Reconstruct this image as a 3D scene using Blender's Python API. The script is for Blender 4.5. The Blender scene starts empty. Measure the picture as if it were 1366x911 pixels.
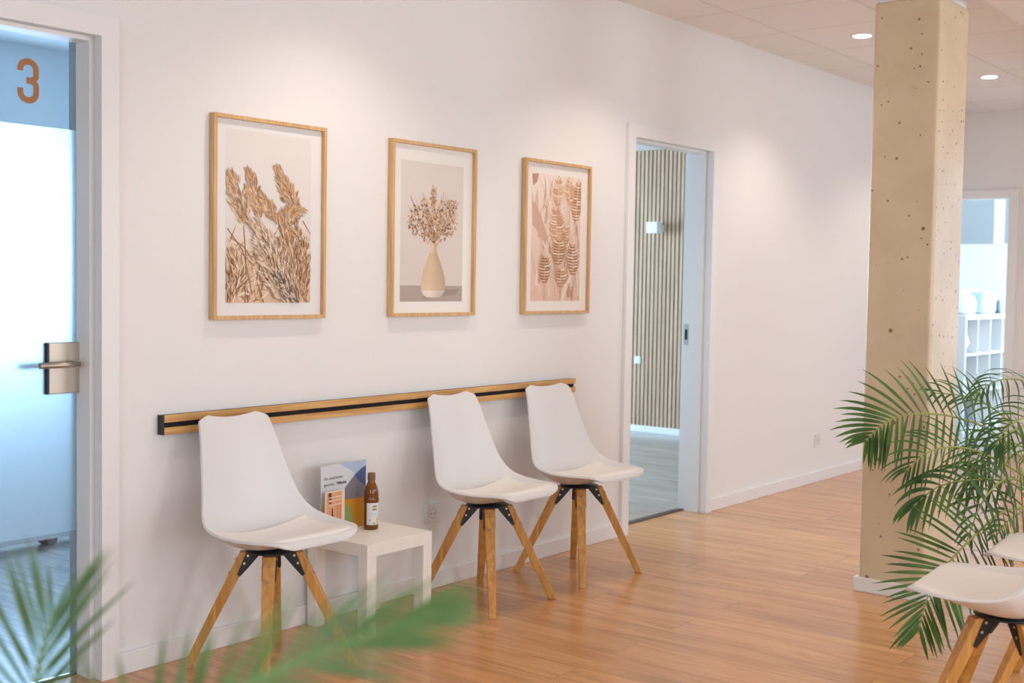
import bpy, math, random
from mathutils import Vector, Matrix

C = bpy.context.scene.collection
scene = bpy.context.scene
PI = math.pi

# ------------------------------------------------------------------ camera
def set_camera():
    yaw, pitch, roll = 0.8991, 0.0496, 0.0160
    f = 1626.42
    loc = Vector((0.0, -3.438, 1.3061))
    fw = Vector((math.sin(yaw)*math.cos(pitch), math.cos(yaw)*math.cos(pitch), -math.sin(pitch)))
    rt = Vector((math.cos(yaw), -math.sin(yaw), 0)); up = rt.cross(fw)
    r2 = rt*math.cos(roll) + up*math.sin(roll); u2 = -rt*math.sin(roll) + up*math.cos(roll)
    cd = bpy.data.cameras.new('camera'); co = bpy.data.objects.new('camera', cd); C.objects.link(co)
    m = Matrix.Identity(4)
    for i in range(3):
        m[i][0] = r2[i]; m[i][1] = u2[i]; m[i][2] = -fw[i]; m[i][3] = loc[i]
    co.matrix_world = m
    cd.sensor_width = 36; cd.lens = 36*f/1366; cd.clip_start = .05
    cd.dof.use_dof = True; cd.dof.focus_distance = 4.5; cd.dof.aperture_fstop = 3.6
    scene.camera = co
set_camera()

# ------------------------------------------------------------------ world, view, large lights
w = bpy.data.worlds.new('world'); scene.world = w; w.use_nodes = True
w.node_tree.nodes['Background'].inputs[0].default_value = (.55, .75, 1, 1)
w.node_tree.nodes['Background'].inputs[1].default_value = 1.0
scene.view_settings.view_transform = 'Standard'; scene.view_settings.look = 'None'
scene.view_settings.gamma = 1; scene.view_settings.use_curve_mapping = False
scene.view_settings.exposure = 0.0

WARM = (1.0, .87, .74); DAY = (.58, .79, 1.0); NEUT = (.90, .955, 1.0)
def area(name, loc, rot, sx, sy, power, col):
    l = bpy.data.lights.new(name, 'AREA'); l.shape = 'RECTANGLE'; l.size = sx; l.size_y = sy
    l.energy = power; l.color = col
    o = bpy.data.objects.new(name, l); C.objects.link(o); o.location = loc; o.rotation_euler = rot
    return o
# daylight through the window openings (windows face the waiting room from the south wall behind the camera)
SOUTH = -6.6; XE_L = 10.0
for i, x in enumerate((0.2, 3.4, 6.6)):
    area('daylight_south_window', (x, SOUTH-.05, 1.45), (PI/2, 0, 0), 2.2, 1.9, (50, 70, 72)[i], NEUT)
area('west_fill_light', (-2.80, -3.4, 1.45), (0, -PI/2, 0), 1.8, 2.6, 62, (.74, .88, 1.0))  # west fill, added to brighten the door jambs; no window known there
area('daylight_east_window', (XE_L+.2, -3.0, 1.45), (0, PI/2, 0), 1.8, 2.6, 20, (.62, .80, 1.0))
area('daylight_room_three', (3.2, 3.34, 1.5), (-PI/2, 0, 0), 1.9, 1.2, 76, (.42, .68, 1.0))
area('daylight_room_two', (6.6, 5.15, 1.5), (-PI/2, 0, 0), 2.6, 1.5, 260, (.52, .77, 1.0))
area('daylight_far_room', (12.6, -1.52, 1.75), (PI/2, 0, 0), 3.0, 1.3, 165, (.66, .84, 1.0))

# ------------------------------------------------------------------ materials
def mat(name, col, rough=.5, metal=0, **kw):
    m = bpy.data.materials.new(name); m.use_nodes = True
    b = m.node_tree.nodes['Principled BSDF']
    b.inputs['Base Color'].default_value = (*col, 1); b.inputs['Roughness'].default_value = rough
    b.inputs['Metallic'].default_value = metal
    for k, v in kw.items(): b.inputs[k.replace('_', ' ')].default_value = v
    return m
def srgb(r, g, b):
    return tuple(((c/255)/12.92 if c/255 <= .04045 else ((c/255+.055)/1.055)**2.4) for c in (r, g, b))
class N:
    def __init__(s, m): s.t = m.node_tree; s.b = s.t.nodes['Principled BSDF']
    def new(s, typ, **kw):
        n = s.t.nodes.new(typ)
        for k, v in kw.items():
            if hasattr(n, k): setattr(n, k, v)
        return n
    def link(s, a, b): s.t.links.new(a, b)
def add_bump(m, scale, strength, dist=.002, stretch=None, detail=4):
    n = N(m); tc = n.new('ShaderNodeTexCoord'); mp = n.new('ShaderNodeMapping')
    if stretch: mp.inputs['Scale'].default_value = stretch
    no = n.new('ShaderNodeTexNoise'); no.inputs['Scale'].default_value = scale; no.inputs['Detail'].default_value = detail
    bp = n.new('ShaderNodeBump'); bp.inputs['Strength'].default_value = strength; bp.inputs['Distance'].default_value = dist
    n.link(tc.outputs['Object'], mp.inputs[0]); n.link(mp.outputs[0], no.inputs['Vector'])
    n.link(no.outputs['Fac'], bp.inputs['Height']); n.link(bp.outputs[0], n.b.inputs['Normal'])
    return m
def wood(name, c1, c2, rough=.45, scale=6, stretch=(1, 1, .06), sp=.5):
    m = mat(name, c1, rough); n = N(m)
    tc = n.new('ShaderNodeTexCoord'); mp = n.new('ShaderNodeMapping'); mp.inputs['Scale'].default_value = stretch
    no = n.new('ShaderNodeTexNoise'); no.inputs['Scale'].default_value = scale*8; no.inputs['Detail'].default_value = 6
    no.inputs['Distortion'].default_value = .6
    cr = n.new('ShaderNodeValToRGB'); cr.color_ramp.elements[0].position = .35; cr.color_ramp.elements[1].position = .65
    cr.color_ramp.elements[0].color = (*c2, 1); cr.color_ramp.elements[1].color = (*c1, 1)
    n.link(tc.outputs['Object'], mp.inputs[0]); n.link(mp.outputs[0], no.inputs['Vector'])
    n.link(no.outputs['Fac'], cr.inputs[0]); n.link(cr.outputs[0], n.b.inputs['Base Color'])
    n.b.inputs['Specular IOR Level'].default_value = sp
    return m

M = {}
M['wall'] = add_bump(mat('wall_paint', (.82, .805, .795), .75), 90, .25, .002, (1, 1, 3))
M['wall_cool'] = mat('wall_paint_side_room', (.78, .81, .83), .8)
M['trim'] = mat('trim_white', (.83, .82, .815), .42)
M['soffit'] = mat('soffit_plaster', (.82, .81, .80), .8)
M['white'] = mat('white_lacquer', (.84, .83, .82), .28)
M['table_white'] = add_bump(mat('table_foil', (.92, .885, .835), .38), 60, .08, .001, (1, 1, 6))
M['shell'] = mat('white_plastic', (.74, .725, .725), .36)
M['cushion'] = add_bump(mat('white_leatherette', (.84, .80, .765), .5), 140, .12, .001)
M['leg_wood'] = wood('chair_leg_oak', srgb(214, 158, 84), srgb(186, 126, 56), .42, 4, (2, 2, .12))
M['rail_wood'] = wood('rail_oak', srgb(218, 172, 108), srgb(190, 138, 76), .5, 3, (.15, 2, 3))
M['frame_wood_v'] = wood('frame_oak_upright', srgb(220, 182, 130), srgb(198, 156, 104), .5, 4, (3, 3, .12))
M['black'] = mat('black_metal', (.012, .012, .013), .4)
M['felt'] = mat('black_felt', (.010, .010, .011), .9)
M['slat_felt'] = mat('slat_backing_felt', (.035, .033, .026), .95)
M['steel'] = mat('brushed_steel', (.55, .53, .50), .32, 1)
M['bronze'] = mat('satin_nickel', (.50, .44, .37), .38, 1)
M['screw'] = mat('screw_steel', (.45, .38, .28), .35, 1)
M['slat'] = wood('slat_oak', srgb(216, 182, 152), srgb(186, 150, 120), .6, 2, (3, 3, .1))
M['copper'] = mat('number_copper', srgb(166, 112, 64), .5, .1)
M['plastic'] = mat('outlet_plastic', (.76, .75, .73), .35)
M['hole'] = mat('outlet_hole', (.30, .27, .25), .6)
M['dark_rubber'] = mat('dark_rubber', (.02, .03, .05), .5)
M['threshold'] = mat('threshold_metal', (.10, .085, .08), .4, .6)
M['soil'] = mat('potting_soil', (.05, .032, .02), .95)
M['pot'] = mat('pot_ceramic', (.55, .53, .50), .5)
M['baffle'] = mat('lamp_rim', (.85, .83, .8), .4)
def pane_mat():
    m = bpy.data.materials.new('clear_pane'); m.use_nodes = True; t = m.node_tree; t.nodes.remove(t.nodes['Principled BSDF'])
    tr = t.nodes.new('ShaderNodeBsdfTransparent'); tr.inputs[0].default_value = (.95, .985, .99, 1)
    gl = t.nodes.new('ShaderNodeBsdfGlossy'); gl.inputs['Roughness'].default_value = .02
    fr = t.nodes.new('ShaderNodeFresnel'); fr.inputs[0].default_value = 1.35
    mx = t.nodes.new('ShaderNodeMixShader'); t.links.new(fr.outputs[0], mx.inputs[0]); t.links.new(tr.outputs[0], mx.inputs[1]); t.links.new(gl.outputs[0], mx.inputs[2])
    t.links.new(mx.outputs[0], t.nodes['Material Output'].inputs[0]); return m
M['glass'] = pane_mat()
g = mat('frosted_film', (.86, .94, .98), .62); nb = g.node_tree.nodes['Principled BSDF']
nb.inputs['Transmission Weight'].default_value = .93; nb.inputs['IOR'].default_value = 1.3
M['film'] = g
g = mat('amber_glass', (.42, .12, .01), .05); g.node_tree.nodes['Principled BSDF'].inputs['Transmission Weight'].default_value = .6
M['amber'] = g
M['acrylic'] = mat('picture_glass', (1, 1, 1), .02)
def emit(name, col, s):
    m = bpy.data.materials.new(name); m.use_nodes = True; n = m.node_tree.nodes
    b = n['Principled BSDF']; b.inputs['Base Color'].default_value = (.8, .8, .8, 1)
    b.inputs['Emission Color'].default_value = (*col, 1); b.inputs['Emission Strength'].default_value = s
    return m
M['lamp'] = emit('downlight_diffuser', (1, .9, .78), 14)

def floor_mat(name, ca, cb, cc, cd):
    m = mat(name, (.4, .2, .1), .24); m.node_tree.nodes['Principled BSDF'].inputs['Specular IOR Level'].default_value = .5; m.node_tree.nodes['Principled BSDF'].inputs['Coat Weight'].default_value = .08; m.node_tree.nodes['Principled BSDF'].inputs['Coat Roughness'].default_value = .16; n = N(m)
    tc = n.new('ShaderNodeTexCoord')
    mp = n.new('ShaderNodeMapping'); mp.inputs['Rotation'].default_value = (0, 0, PI/2); mp.inputs['Location'].default_value = (.21, .07, 0)
    n.link(tc.outputs['Object'], mp.inputs[0])
    br = n.new('ShaderNodeTexBrick'); br.offset = .37; br.offset_frequency = 2; br.inputs['Scale'].default_value = 1
    br.inputs['Brick Width'].default_value = 1.3; br.inputs['Row Height'].default_value = .19
    br.inputs['Mortar Size'].default_value = .0009; br.inputs['Mortar Smooth'].default_value = .2
    br.inputs['Color1'].default_value = (0, 0, 0, 1); br.inputs['Color2'].default_value = (1, 1, 1, 1); br.inputs['Mortar'].default_value = (.5, .5, .5, 1)
    n.link(mp.outputs[0], br.inputs['Vector'])
    # per plank shift of the grain
    cm = n.new('ShaderNodeVectorMath', operation='MULTIPLY_ADD'); cm.inputs[1].default_value = (7, 11, 5)
    mp2 = n.new('ShaderNodeMapping'); mp2.inputs['Scale'].default_value = (1.0, 11, 1)
    n.link(mp.outputs[0], mp2.inputs[0]); n.link(br.outputs['Color'], cm.inputs[0]); n.link(mp2.outputs[0], cm.inputs[2])
    no = n.new('ShaderNodeTexNoise'); no.inputs['Scale'].default_value = 1.6; no.inputs['Detail'].default_value = 8; no.inputs['Roughness'].default_value = .62; no.inputs['Distortion'].default_value = .9
    n.link(cm.outputs[0], no.inputs['Vector'])
    cr = n.new('ShaderNodeValToRGB'); e = cr.color_ramp.elements
    e[0].position = .28; e[0].color = (*srgb(*ca), 1); e[1].position = .72; e[1].color = (*srgb(*cc), 1)
    x = cr.color_ramp.elements.new(.5); x.color = (*srgb(*cb), 1)
    n.link(no.outputs['Fac'], cr.inputs[0])
    hsv = n.new('ShaderNodeHueSaturation'); hsv.inputs['Saturation'].default_value = 1.0
    mr = n.new('ShaderNodeMapRange'); mr.inputs['To Min'].default_value = .92; mr.inputs['To Max'].default_value = 1.08
    n.link(br.outputs['Color'], mr.inputs[0]); n.link(mr.outputs[0], hsv.inputs['Value']); n.link(cr.outputs[0], hsv.inputs['Color'])
    mx = n.new('ShaderNodeMix', data_type='RGBA'); mx.inputs[7].default_value = (*srgb(*cd), 1)
    n.link(br.outputs['Fac'], mx.inputs[0]); n.link(hsv.outputs[0], mx.inputs[6]); n.link(mx.outputs[2], n.b.inputs['Base Color'])
    bp = n.new('ShaderNodeBump'); bp.inputs['Strength'].default_value = .08; bp.inputs['Distance'].default_value = .001
    n.link(no.outputs['Fac'], bp.inputs['Height']); n.link(bp.outputs[0], n.b.inputs['Normal'])
    return m
M['floor'] = floor_mat('oak_plank_floor', (168, 118, 76), (204, 149, 98), (222, 170, 116), (122, 82, 54))
M['floor_grey'] = floor_mat('grey_oak_plank_floor', (146, 136, 128), (170, 162, 154), (190, 184, 178), (112, 104, 98))

def ceil_mat():
    m = mat('ceiling_tile', (.66, .62, .59), .85); n = N(m)
    tc = n.new('ShaderNodeTexCoord'); mp = n.new('ShaderNodeMapping'); mp.inputs['Location'].default_value = (-5.6664+.625*8, .335+.625*16, 0)
    n.link(tc.outputs['Object'], mp.inputs[0])
    br = n.new('ShaderNodeTexBrick'); br.offset = 0; br.inputs['Scale'].default_value = 1
    br.inputs['Brick Width'].default_value = .625; br.inputs['Row Height'].default_value = .625
    br.inputs['Mortar Size'].default_value = .004; br.inputs['Mortar Smooth'].default_value = 0
    br.inputs['Color1'].default_value = (.87, .855, .835, 1); br.inputs['Color2'].default_value = (.90, .885, .865, 1); br.inputs['Mortar'].default_value = (.70, .67, .64, 1)
    n.link(mp.outputs[0], br.inputs['Vector'])
    n.link(br.outputs['Color'], n.b.inputs['Base Color'])
    return m
M['ceiling'] = ceil_mat()

def concrete_mat():
    m = mat('sealed_concrete', (.6, .45, .3), .34); n = N(m)
    tc = n.new('ShaderNodeTexCoord')
    no = n.new('ShaderNodeTexNoise'); no.inputs['Scale'].default_value = 2.6; no.inputs['Detail'].default_value = 9; no.inputs['Roughness'].default_value = .65
    n.link(tc.outputs['Object'], no.inputs['Vector'])
    cr = n.new('ShaderNodeValToRGB'); e = cr.color_ramp.elements
    e[0].position = .3; e[0].color = (*srgb(203, 182, 150), 1); e[1].position = .7; e[1].color = (*srgb(222, 203, 173), 1)
    n.link(no.outputs['Fac'], cr.inputs[0])
    vo = n.new('ShaderNodeTexVoronoi'); vo.inputs['Scale'].default_value = 17; vo.inputs['Randomness'].default_value = 1
    n.link(tc.outputs['Object'], vo.inputs['Vector'])
    # pits: only some of the cells, sized by the cell's random colour
    sep = n.new('ShaderNodeSeparateColor'); n.link(vo.outputs['Color'], sep.inputs[0])
    pw = n.new('ShaderNodeMath', operation='POWER'); pw.inputs[1].default_value = 3.0; n.link(sep.outputs[0], pw.inputs[0])
    ml = n.new('ShaderNodeMath', operation='MULTIPLY'); ml.inputs[1].default_value = .17; n.link(pw.outputs[0], ml.inputs[0])
    lt = n.new('ShaderNodeMath', operation='LESS_THAN'); n.link(vo.outputs['Distance'], lt.inputs[0]); n.link(ml.outputs[0], lt.inputs[1])
    vo2 = n.new('ShaderNodeTexVoronoi'); vo2.inputs['Scale'].default_value = 38
    n.link(tc.outputs['Object'], vo2.inputs['Vector'])
    sep2 = n.new('ShaderNodeSeparateColor'); n.link(vo2.outputs['Color'], sep2.inputs[0])
    pw2 = n.new('ShaderNodeMath', operation='POWER'); pw2.inputs[1].default_value = 2.2; n.link(sep2.outputs[0], pw2.inputs[0])
    ml2 = n.new('ShaderNodeMath', operation='MULTIPLY'); ml2.inputs[1].default_value = .26; n.link(pw2.outputs[0], ml2.inputs[0])
    lt2 = n.new('ShaderNodeMath', operation='LESS_THAN'); n.link(vo2.outputs['Distance'], lt2.inputs[0]); n.link(ml2.outputs[0], lt2.inputs[1])
    mxx = n.new('ShaderNodeMath', operation='MAXIMUM'); n.link(lt.outputs[0], mxx.inputs[0]); n.link(lt2.outputs[0], mxx.inputs[1])
    mx = n.new('ShaderNodeMix', data_type='RGBA'); mx.inputs[7].default_value = (*srgb(142, 108, 76), 1)
    n.link(mxx.outputs[0], mx.inputs[0]); n.link(cr.outputs[0], mx.inputs[6]); n.link(mx.outputs[2], n.b.inputs['Base Color'])
    bp = n.new('ShaderNodeBump'); bp.inputs['Strength'].default_value = .25; bp.inputs['Distance'].default_value = .003; bp.invert = True
    n.link(mxx.outputs[0], bp.inputs['Height']); n.link(bp.outputs[0], n.b.inputs['Normal'])
    return m
M['concrete'] = concrete_mat()

def leaf_mat(name, c1, c2):
    m = mat(name, c1, .42); n = N(m)
    tc = n.new('ShaderNodeTexCoord'); no = n.new('ShaderNodeTexNoise'); no.inputs['Scale'].default_value = 7
    n.link(tc.outputs['Object'], no.inputs['Vector'])
    cr = n.new('ShaderNodeValToRGB'); e = cr.color_ramp.elements
    e[0].position = .35; e[0].color = (*c1, 1); e[1].position = .65; e[1].color = (*c2, 1)
    n.link(no.outputs['Fac'], cr.inputs[0]); n.link(cr.outputs[0], n.b.inputs['Base Color'])
    tr = n.new('ShaderNodeBsdfTranslucent'); n.link(cr.outputs[0], tr.inputs[0])
    mx = n.new('ShaderNodeMixShader'); mx.inputs[0].default_value = .28
    out = n.t.nodes['Material Output']; n.link(n.b.outputs[0], mx.inputs[1]); n.link(tr.outputs[0], mx.inputs[2]); n.link(mx.outputs[0], out.inputs[0])
    return m
M['leaf'] = leaf_mat('palm_leaf', srgb(40, 80, 26), srgb(84, 124, 46))
M['leaf_near'] = leaf_mat('palm_leaf_near', srgb(66, 104, 40), srgb(108, 136, 76))
M['stem_near'] = mat('palm_stem_near', srgb(104, 138, 78), .5)
M['stem'] = mat('palm_stem', srgb(150, 160, 80), .5)

# ------------------------------------------------------------------ mesh helper
class MB:
    def __init__(s): s.v = []; s.f = []; s.m = []; s.sm = []
    def face(s, idx, mi=0, sm=False): s.f.append(idx); s.m.append(mi); s.sm.append(sm)
    def box(s, a, b, mi=0):
        x0, x1 = sorted((a[0], b[0])); y0, y1 = sorted((a[1], b[1])); z0, z1 = sorted((a[2], b[2])); k = len(s.v)
        s.v += [(x0,y0,z0),(x1,y0,z0),(x1,y1,z0),(x0,y1,z0),(x0,y0,z1),(x1,y0,z1),(x1,y1,z1),(x0,y1,z1)]
        for q in ((0,3,2,1),(4,5,6,7),(0,1,5,4),(1,2,6,5),(2,3,7,6),(3,0,4,7)): s.face([k+i for i in q], mi)
        return s
    def hexa(s, bot, top, mi=0):
        k = len(s.v); s.v += [tuple(p) for p in bot] + [tuple(p) for p in top]
        for q in ((0,3,2,1),(4,5,6,7),(0,1,5,4),(1,2,6,5),(2,3,7,6),(3,0,4,7)): s.face([k+i for i in q], mi)
        return s
    def prism(s, poly, vec, mi=0):
        k = len(s.v); n = len(poly); vec = Vector(vec)
        s.v += [tuple(p) for p in poly] + [tuple(Vector(p)+vec) for p in poly]
        s.face([k+i for i in range(n)][::-1], mi); s.face([k+n+i for i in range(n)], mi)
        for i in range(n): j = (i+1) % n; s.face([k+i, k+j, k+n+j, k+n+i], mi)
        return s
    def tube(s, pts, rad, n=12, mi=0, cap=True):
        pts = [Vector(p) for p in pts]; rad = rad if isinstance(rad, (list, tuple)) else [rad]*len(pts); k = len(s.v)
        t0 = (pts[1]-pts[0]).normalized(); up = Vector((0,0,1)) if abs(t0.z) < .9 else Vector((1,0,0))
        for i, p in enumerate(pts):
            t = (pts[min(i+1, len(pts)-1)]-pts[max(i-1, 0)]).normalized()
            a = t.cross(up).normalized(); b = a.cross(t)
            for j in range(n):
                th = 2*PI*j/n; s.v.append(tuple(p + (a*math.cos(th)+b*math.sin(th))*rad[i]))
        for i in range(len(pts)-1):
            for j in range(n):
                j2 = (j+1) % n; s.face([k+i*n+j, k+i*n+j2, k+(i+1)*n+j2, k+(i+1)*n+j], mi, True)
        if cap:
            s.face([k+j for j in range(n)][::-1], mi); s.face([k+(len(pts)-1)*n+j for j in range(n)], mi)
        return s
    def lathe(s, prof, c=(0,0,0), n=32, mi=0):
        k = len(s.v)
        for r, z in prof:
            for j in range(n):
                th = 2*PI*j/n; s.v.append((c[0]+r*math.cos(th), c[1]+r*math.sin(th), c[2]+z))
        for i in range(len(prof)-1):
            for j in range(n):
                j2 = (j+1) % n; s.face([k+i*n+j, k+i*n+j2, k+(i+1)*n+j2, k+(i+1)*n+j], mi, True)
        s.face([k+j for j in range(n)][::-1], mi); s.face([k+(len(prof)-1)*n+j for j in range(n)], mi)
        return s
    def grid(s, rows, mi=0):
        k = len(s.v); n = len(rows[0])
        for r in rows: s.v += [tuple(p) for p in r]
        for i in range(len(rows)-1):
            for j in range(n-1): s.face([k+i*n+j, k+i*n+j+1, k+(i+1)*n+j+1, k+(i+1)*n+j], mi, True)
        return s
    def build(s, name, mats, parent=None, bevel=0, loc=None, seg=2):
        me = bpy.data.meshes.new(name); me.from_pydata(s.v, [], s.f)
        for mm in (mats if isinstance(mats, (list, tuple)) else [mats]): me.materials.append(M[mm] if isinstance(mm, str) else mm)
        for p, mi, sm in zip(me.polygons, s.m, s.sm): p.material_index = mi; p.use_smooth = sm
        me.update()
        o = bpy.data.objects.new(name, me); C.objects.link(o)
        if parent: o.parent = parent
        if loc: o.location = loc
        if bevel:
            b = o.modifiers.new('bevel', 'BEVEL'); b.width = bevel; b.segments = seg; b.limit_method = 'ANGLE'; b.angle_limit = math.radians(40)
        return o
def thing(name, label, cat, loc=(0,0,0), rz=0, group=None):
    o = bpy.data.objects.new(name, None); C.objects.link(o); o.location = loc; o.rotation_euler = (0,0,rz); o.empty_display_size = .1
    o['label'] = label; o['category'] = cat
    if group: o['group'] = group
    return o
def tag(o, label, cat, group=None):
    o['label'] = label; o['category'] = cat
    if group: o['group'] = group
    return o
def struct(o): o['kind'] = 'structure'; return o
def copy_tree(o, parent=None):
    c = o.copy(); C.objects.link(c)
    if parent: c.parent = parent
    for ch in list(o.children): copy_tree(ch, c)
    return c
def catmull(P, n):
    P = [Vector(p) for p in P]; Q = [P[0]*2-P[1]] + P + [P[-1]*2-P[-2]]; out = []
    m = len(P)-1
    for k in range(n+1):
        t = k/n*m; i = min(int(t), m-1); u = t-i; a, b, c, d = Q[i:i+4]
        out.append(.5*((2*b)+(c-a)*u+(2*a-5*b+4*c-d)*u*u+(3*b-a-3*c+d)*u**3))
    return out

# ------------------------------------------------------------------ room shell
H = 2.71; TH = .15; DH = 2.052; FW = .063
D3 = (1.405, 2.211); D2 = (5.293, 6.100)
XW, XE = -2.6, 10.0
struct(MB().box((XW-.2, SOUTH-.2, -.1), (XE+.06, .125, 0)).build('floor', 'floor'))
struct(MB().box((XW-.2, .125, -.1), (XE+.06, 5.4, 0)).build('floor_side_rooms', 'floor_grey'))
struct(MB().box((XE+.06, SOUTH-.2, -.1), (16.4, 5.4, 0)).build('floor_far_room', 'floor_grey'))
wl = MB()
g_ = .012
wl.box((XW, 0, 0), (D3[0]-g_, TH, H)); wl.box((D3[0]-g_, 0, DH+g_), (D3[1]+g_, TH, H)); wl.box((D3[1]+g_, 0, 0), (D2[0]-g_, TH, H))
wl.box((D2[0]-g_, 0, DH+g_), (D2[1]+g_, TH, H)); wl.box((D2[1]+g_, 0, 0), (XE, TH, H))
struct(wl.build('wall_north', 'wall'))
FD = (-.482, -1.30)       # doorway in the far east wall (toward camera it runs behind the frame)
FD = (-.482-0, .33)
we = MB()
ET = .12
# east wall with a doorway between y=-.48 and y=.0 (partly hidden by the pillar)
we.box((XE, -.482+0-.0, 2.022+.012), (XE+ET, -.0, H)) if False else None
FY0, FY1, FZ = -.482, .0, 2.022
we.box((XE, SOUTH, 0), (XE+ET, -4.4, H)); we.box((XE, -1.6, 0), (XE+ET, FY0-g_, H)); we.box((XE, -4.4, 0), (XE+ET, -1.6, .5)); we.box((XE, -4.4, 2.4), (XE+ET, -1.6, H)); we.box((XE, FY0-g_, FZ+g_), (XE+ET, TH, H))
struct(we.build('wall_east', 'wall'))
struct(MB().box((XW-.15, SOUTH-.15, 0), (XW, -4.8, 2.8)).box((XW-.15, -2.0, 0), (XW, 3.5, 2.8)).box((XW-.15, -4.8, 0), (XW, -2.0, .5)).box((XW-.15, -4.8, 2.4), (XW, -2.0, 2.8)).build('wall_west', 'wall'))
wwf = MB()
for y in (-4.8, -3.43, -2.06): wwf.box((XW-.03, y, .5), (XW+.02, y+.06, 2.4))
wwf.box((XW-.03, -4.74, .5), (XW+.02, -2.06, .56)); wwf.box((XW-.03, -4.74, 2.34), (XW+.02, -2.06, 2.4))
struct(wwf.build('window_6', 'trim'))  # unseen west window frame, added with its opening for the west fill light
ws = MB(); xs = [XW, -.9, 1.3, 2.3, 4.5, 5.5, 7.7, XE+ET]
for i in range(0, 8, 2): ws.box((xs[i], SOUTH-.15, 0), (xs[i+1], SOUTH, 2.6))
for i in (1, 3, 5): ws.box((xs[i], SOUTH-.15, 0), (xs[i+1], SOUTH, .5)); ws.box((xs[i], SOUTH-.15, 2.4), (xs[i+1], SOUTH, 2.6))
struct(ws.build('wall_south', 'wall'))
for k, (a, b) in enumerate(((-.9, 1.3), (2.3, 4.5), (5.5, 7.7))):
    wf = MB()
    for x in (a, (a+b)/2-.03, b-.06): wf.box((x, SOUTH-.03, .5), (x+.06, SOUTH+.02, 2.4))
    wf.box((a+.06, SOUTH-.03, .5), (b-.06, SOUTH+.02, .56)); wf.box((a+.06, SOUTH-.03, 2.34), (b-.06, SOUTH+.02, 2.4))
    struct(wf.build('window_%d' % (k+1), 'trim'))
ewf = MB()
for y in (-4.4, -3.03, -1.66): ewf.box((XE-.02, y, .5), (XE+.03, y+.06, 2.4))
ewf.box((XE-.02, -4.34, .5), (XE+.03, -1.66, .56)); ewf.box((XE-.02, -4.34, 2.34), (XE+.03, -1.66, 2.4))
struct(ewf.build('window_7', 'trim'))
# ceilings
YS = -1.757
struct(MB().box((XW, YS-.02, H), (XE+ET, TH, H+.08)).build('ceiling', 'ceiling'))
struct(MB().box((XW, SOUTH-.15, 2.50), (XE+ET, YS, 2.62)).box((XW, YS-.02, 2.62), (XE+ET, YS, H)).build('ceiling_soffit', 'soffit'))
# baseboards
def base(name, a, b): return struct(MB().box(a, b).build(name, 'trim', bevel=.003))
base('baseboard_north', (D3[1]+FW, -.015, 0), (D2[0]-FW, 0, .072))
base('baseboard_north_right', (D2[1]+FW, -.015, 0), (XE, 0, .072))
base('baseboard_east', (XE-.015, SOUTH, 0), (XE, FY0-.08, .072))
base('baseboard_north_left', (XW, -.015, 0), (D3[0]-FW, 0, .072))

def door_frame(name, x0, x1, z1):
    # steel frame: face on the corridor side, rebated jamb, face on the room side
    m = MB()
    yf = -.02
    def jamb(xi, sgn):
        pr = [(FW, yf), (0, yf), (0, .018), (.006, .020), (.006, .028), (-.012, .030), (-.012, .105), (0, .107), (0, .165), (FW, .165), (FW, TH+.001), (g_-.002, TH+.001), (g_-.002, -.001), (FW, -.001)]
        poly = [(xi+sgn*a, y, 0) for a, y in pr]
        if sgn < 0: poly = poly[::-1]
        m.prism(poly, (0, 0, z1))
    jamb(x0, -1); jamb(x1, 1)
    pr = [(FW, yf), (0, yf), (0, .018), (.006, .020), (.006, .028), (-.012, .030), (-.012, .105), (0, .107), (0, .165), (FW, .165), (FW, TH+.001), (g_-.002, TH+.001), (g_-.002, -.001), (FW, -.001)]
    m.prism([(x0-FW, y, z1+a) for a, y in pr][::-1], (x1-x0+2*FW, 0, 0))
    return struct(m.build(name, 'trim'))
d3 = door_frame('door_1', D3[0], D3[1], DH)
d2 = door_frame('door_2', D2[0], D2[1], DH)
# far door frame in the east wall
fm = MB()
fm.box((XE-.02, FY0-.07, 0), (XE+ET+.01, FY0, FZ+.07)); fm.box((XE-.02, FY0, FZ), (XE+ET+.01, .0, FZ+.07))
struct(fm.build('door_3', 'trim', bevel=.004))
struct(MB().box((D2[0], .125, 0), (D2[1], .165, .006)).build('trim_threshold', 'threshold'))
struct(MB().box((D3[0], .105, 0), (D3[1], .125, .004)).build('trim_threshold_left', 'threshold'))
# strike plates
sp = MB().box((D2[1]-.0015, .118, .955), (D2[1]+.0005, .148, 1.075)).box((D2[1]-.003, .126, .985), (D2[1], .142, 1.045), 1)
sp.build('strike_plate', ['steel', 'black'], d2)

# glass door leaf of the left doorway, satin film, handle, number
GX0, GX1 = D3[0]+.002, D3[1]-.001
leaf = MB().box((GX0, .107, .008), (GX1, .115, DH-.004)).build('glass_leaf', 'glass', d3)
MB().box((GX0, .1055, .476), (GX1, .1065, 1.764)).build('satin_film', 'film', leaf)
hd = MB().box((2.094, .088, .925), (2.204, .1055, 1.088), 0).build('lock_case', 'bronze', d3, bevel=.002)
hd['label'] = 'satin nickel lock case'
MB().box((2.088, .090, .925), (2.094, .1055, 1.088)).box((2.204, .090, .926), (2.2095, .104, 1.087)).build('lock_edge', 'black', hd)
hm = MB().tube([(2.165, .088, 1.02), (2.165, .045, 1.02)], .011, 16)
hm.tube([(2.172, .045, 1.02), (2.12, .043, 1.02), (2.035, .043, 1.02)], [.0095, .0095, .0095], 16)
hm.build('door_handle', 'bronze', hd)
hb = MB().box((2.094, .116, .925), (2.204, .130, 1.088)).tube([(2.165, .130, 1.02), (2.165, .165, 1.02)], .010).tube([(2.172, .165, 1.02), (2.03, .165, 1.02)], .009)
hb.build('inner_handle', 'bronze', hd)
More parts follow.
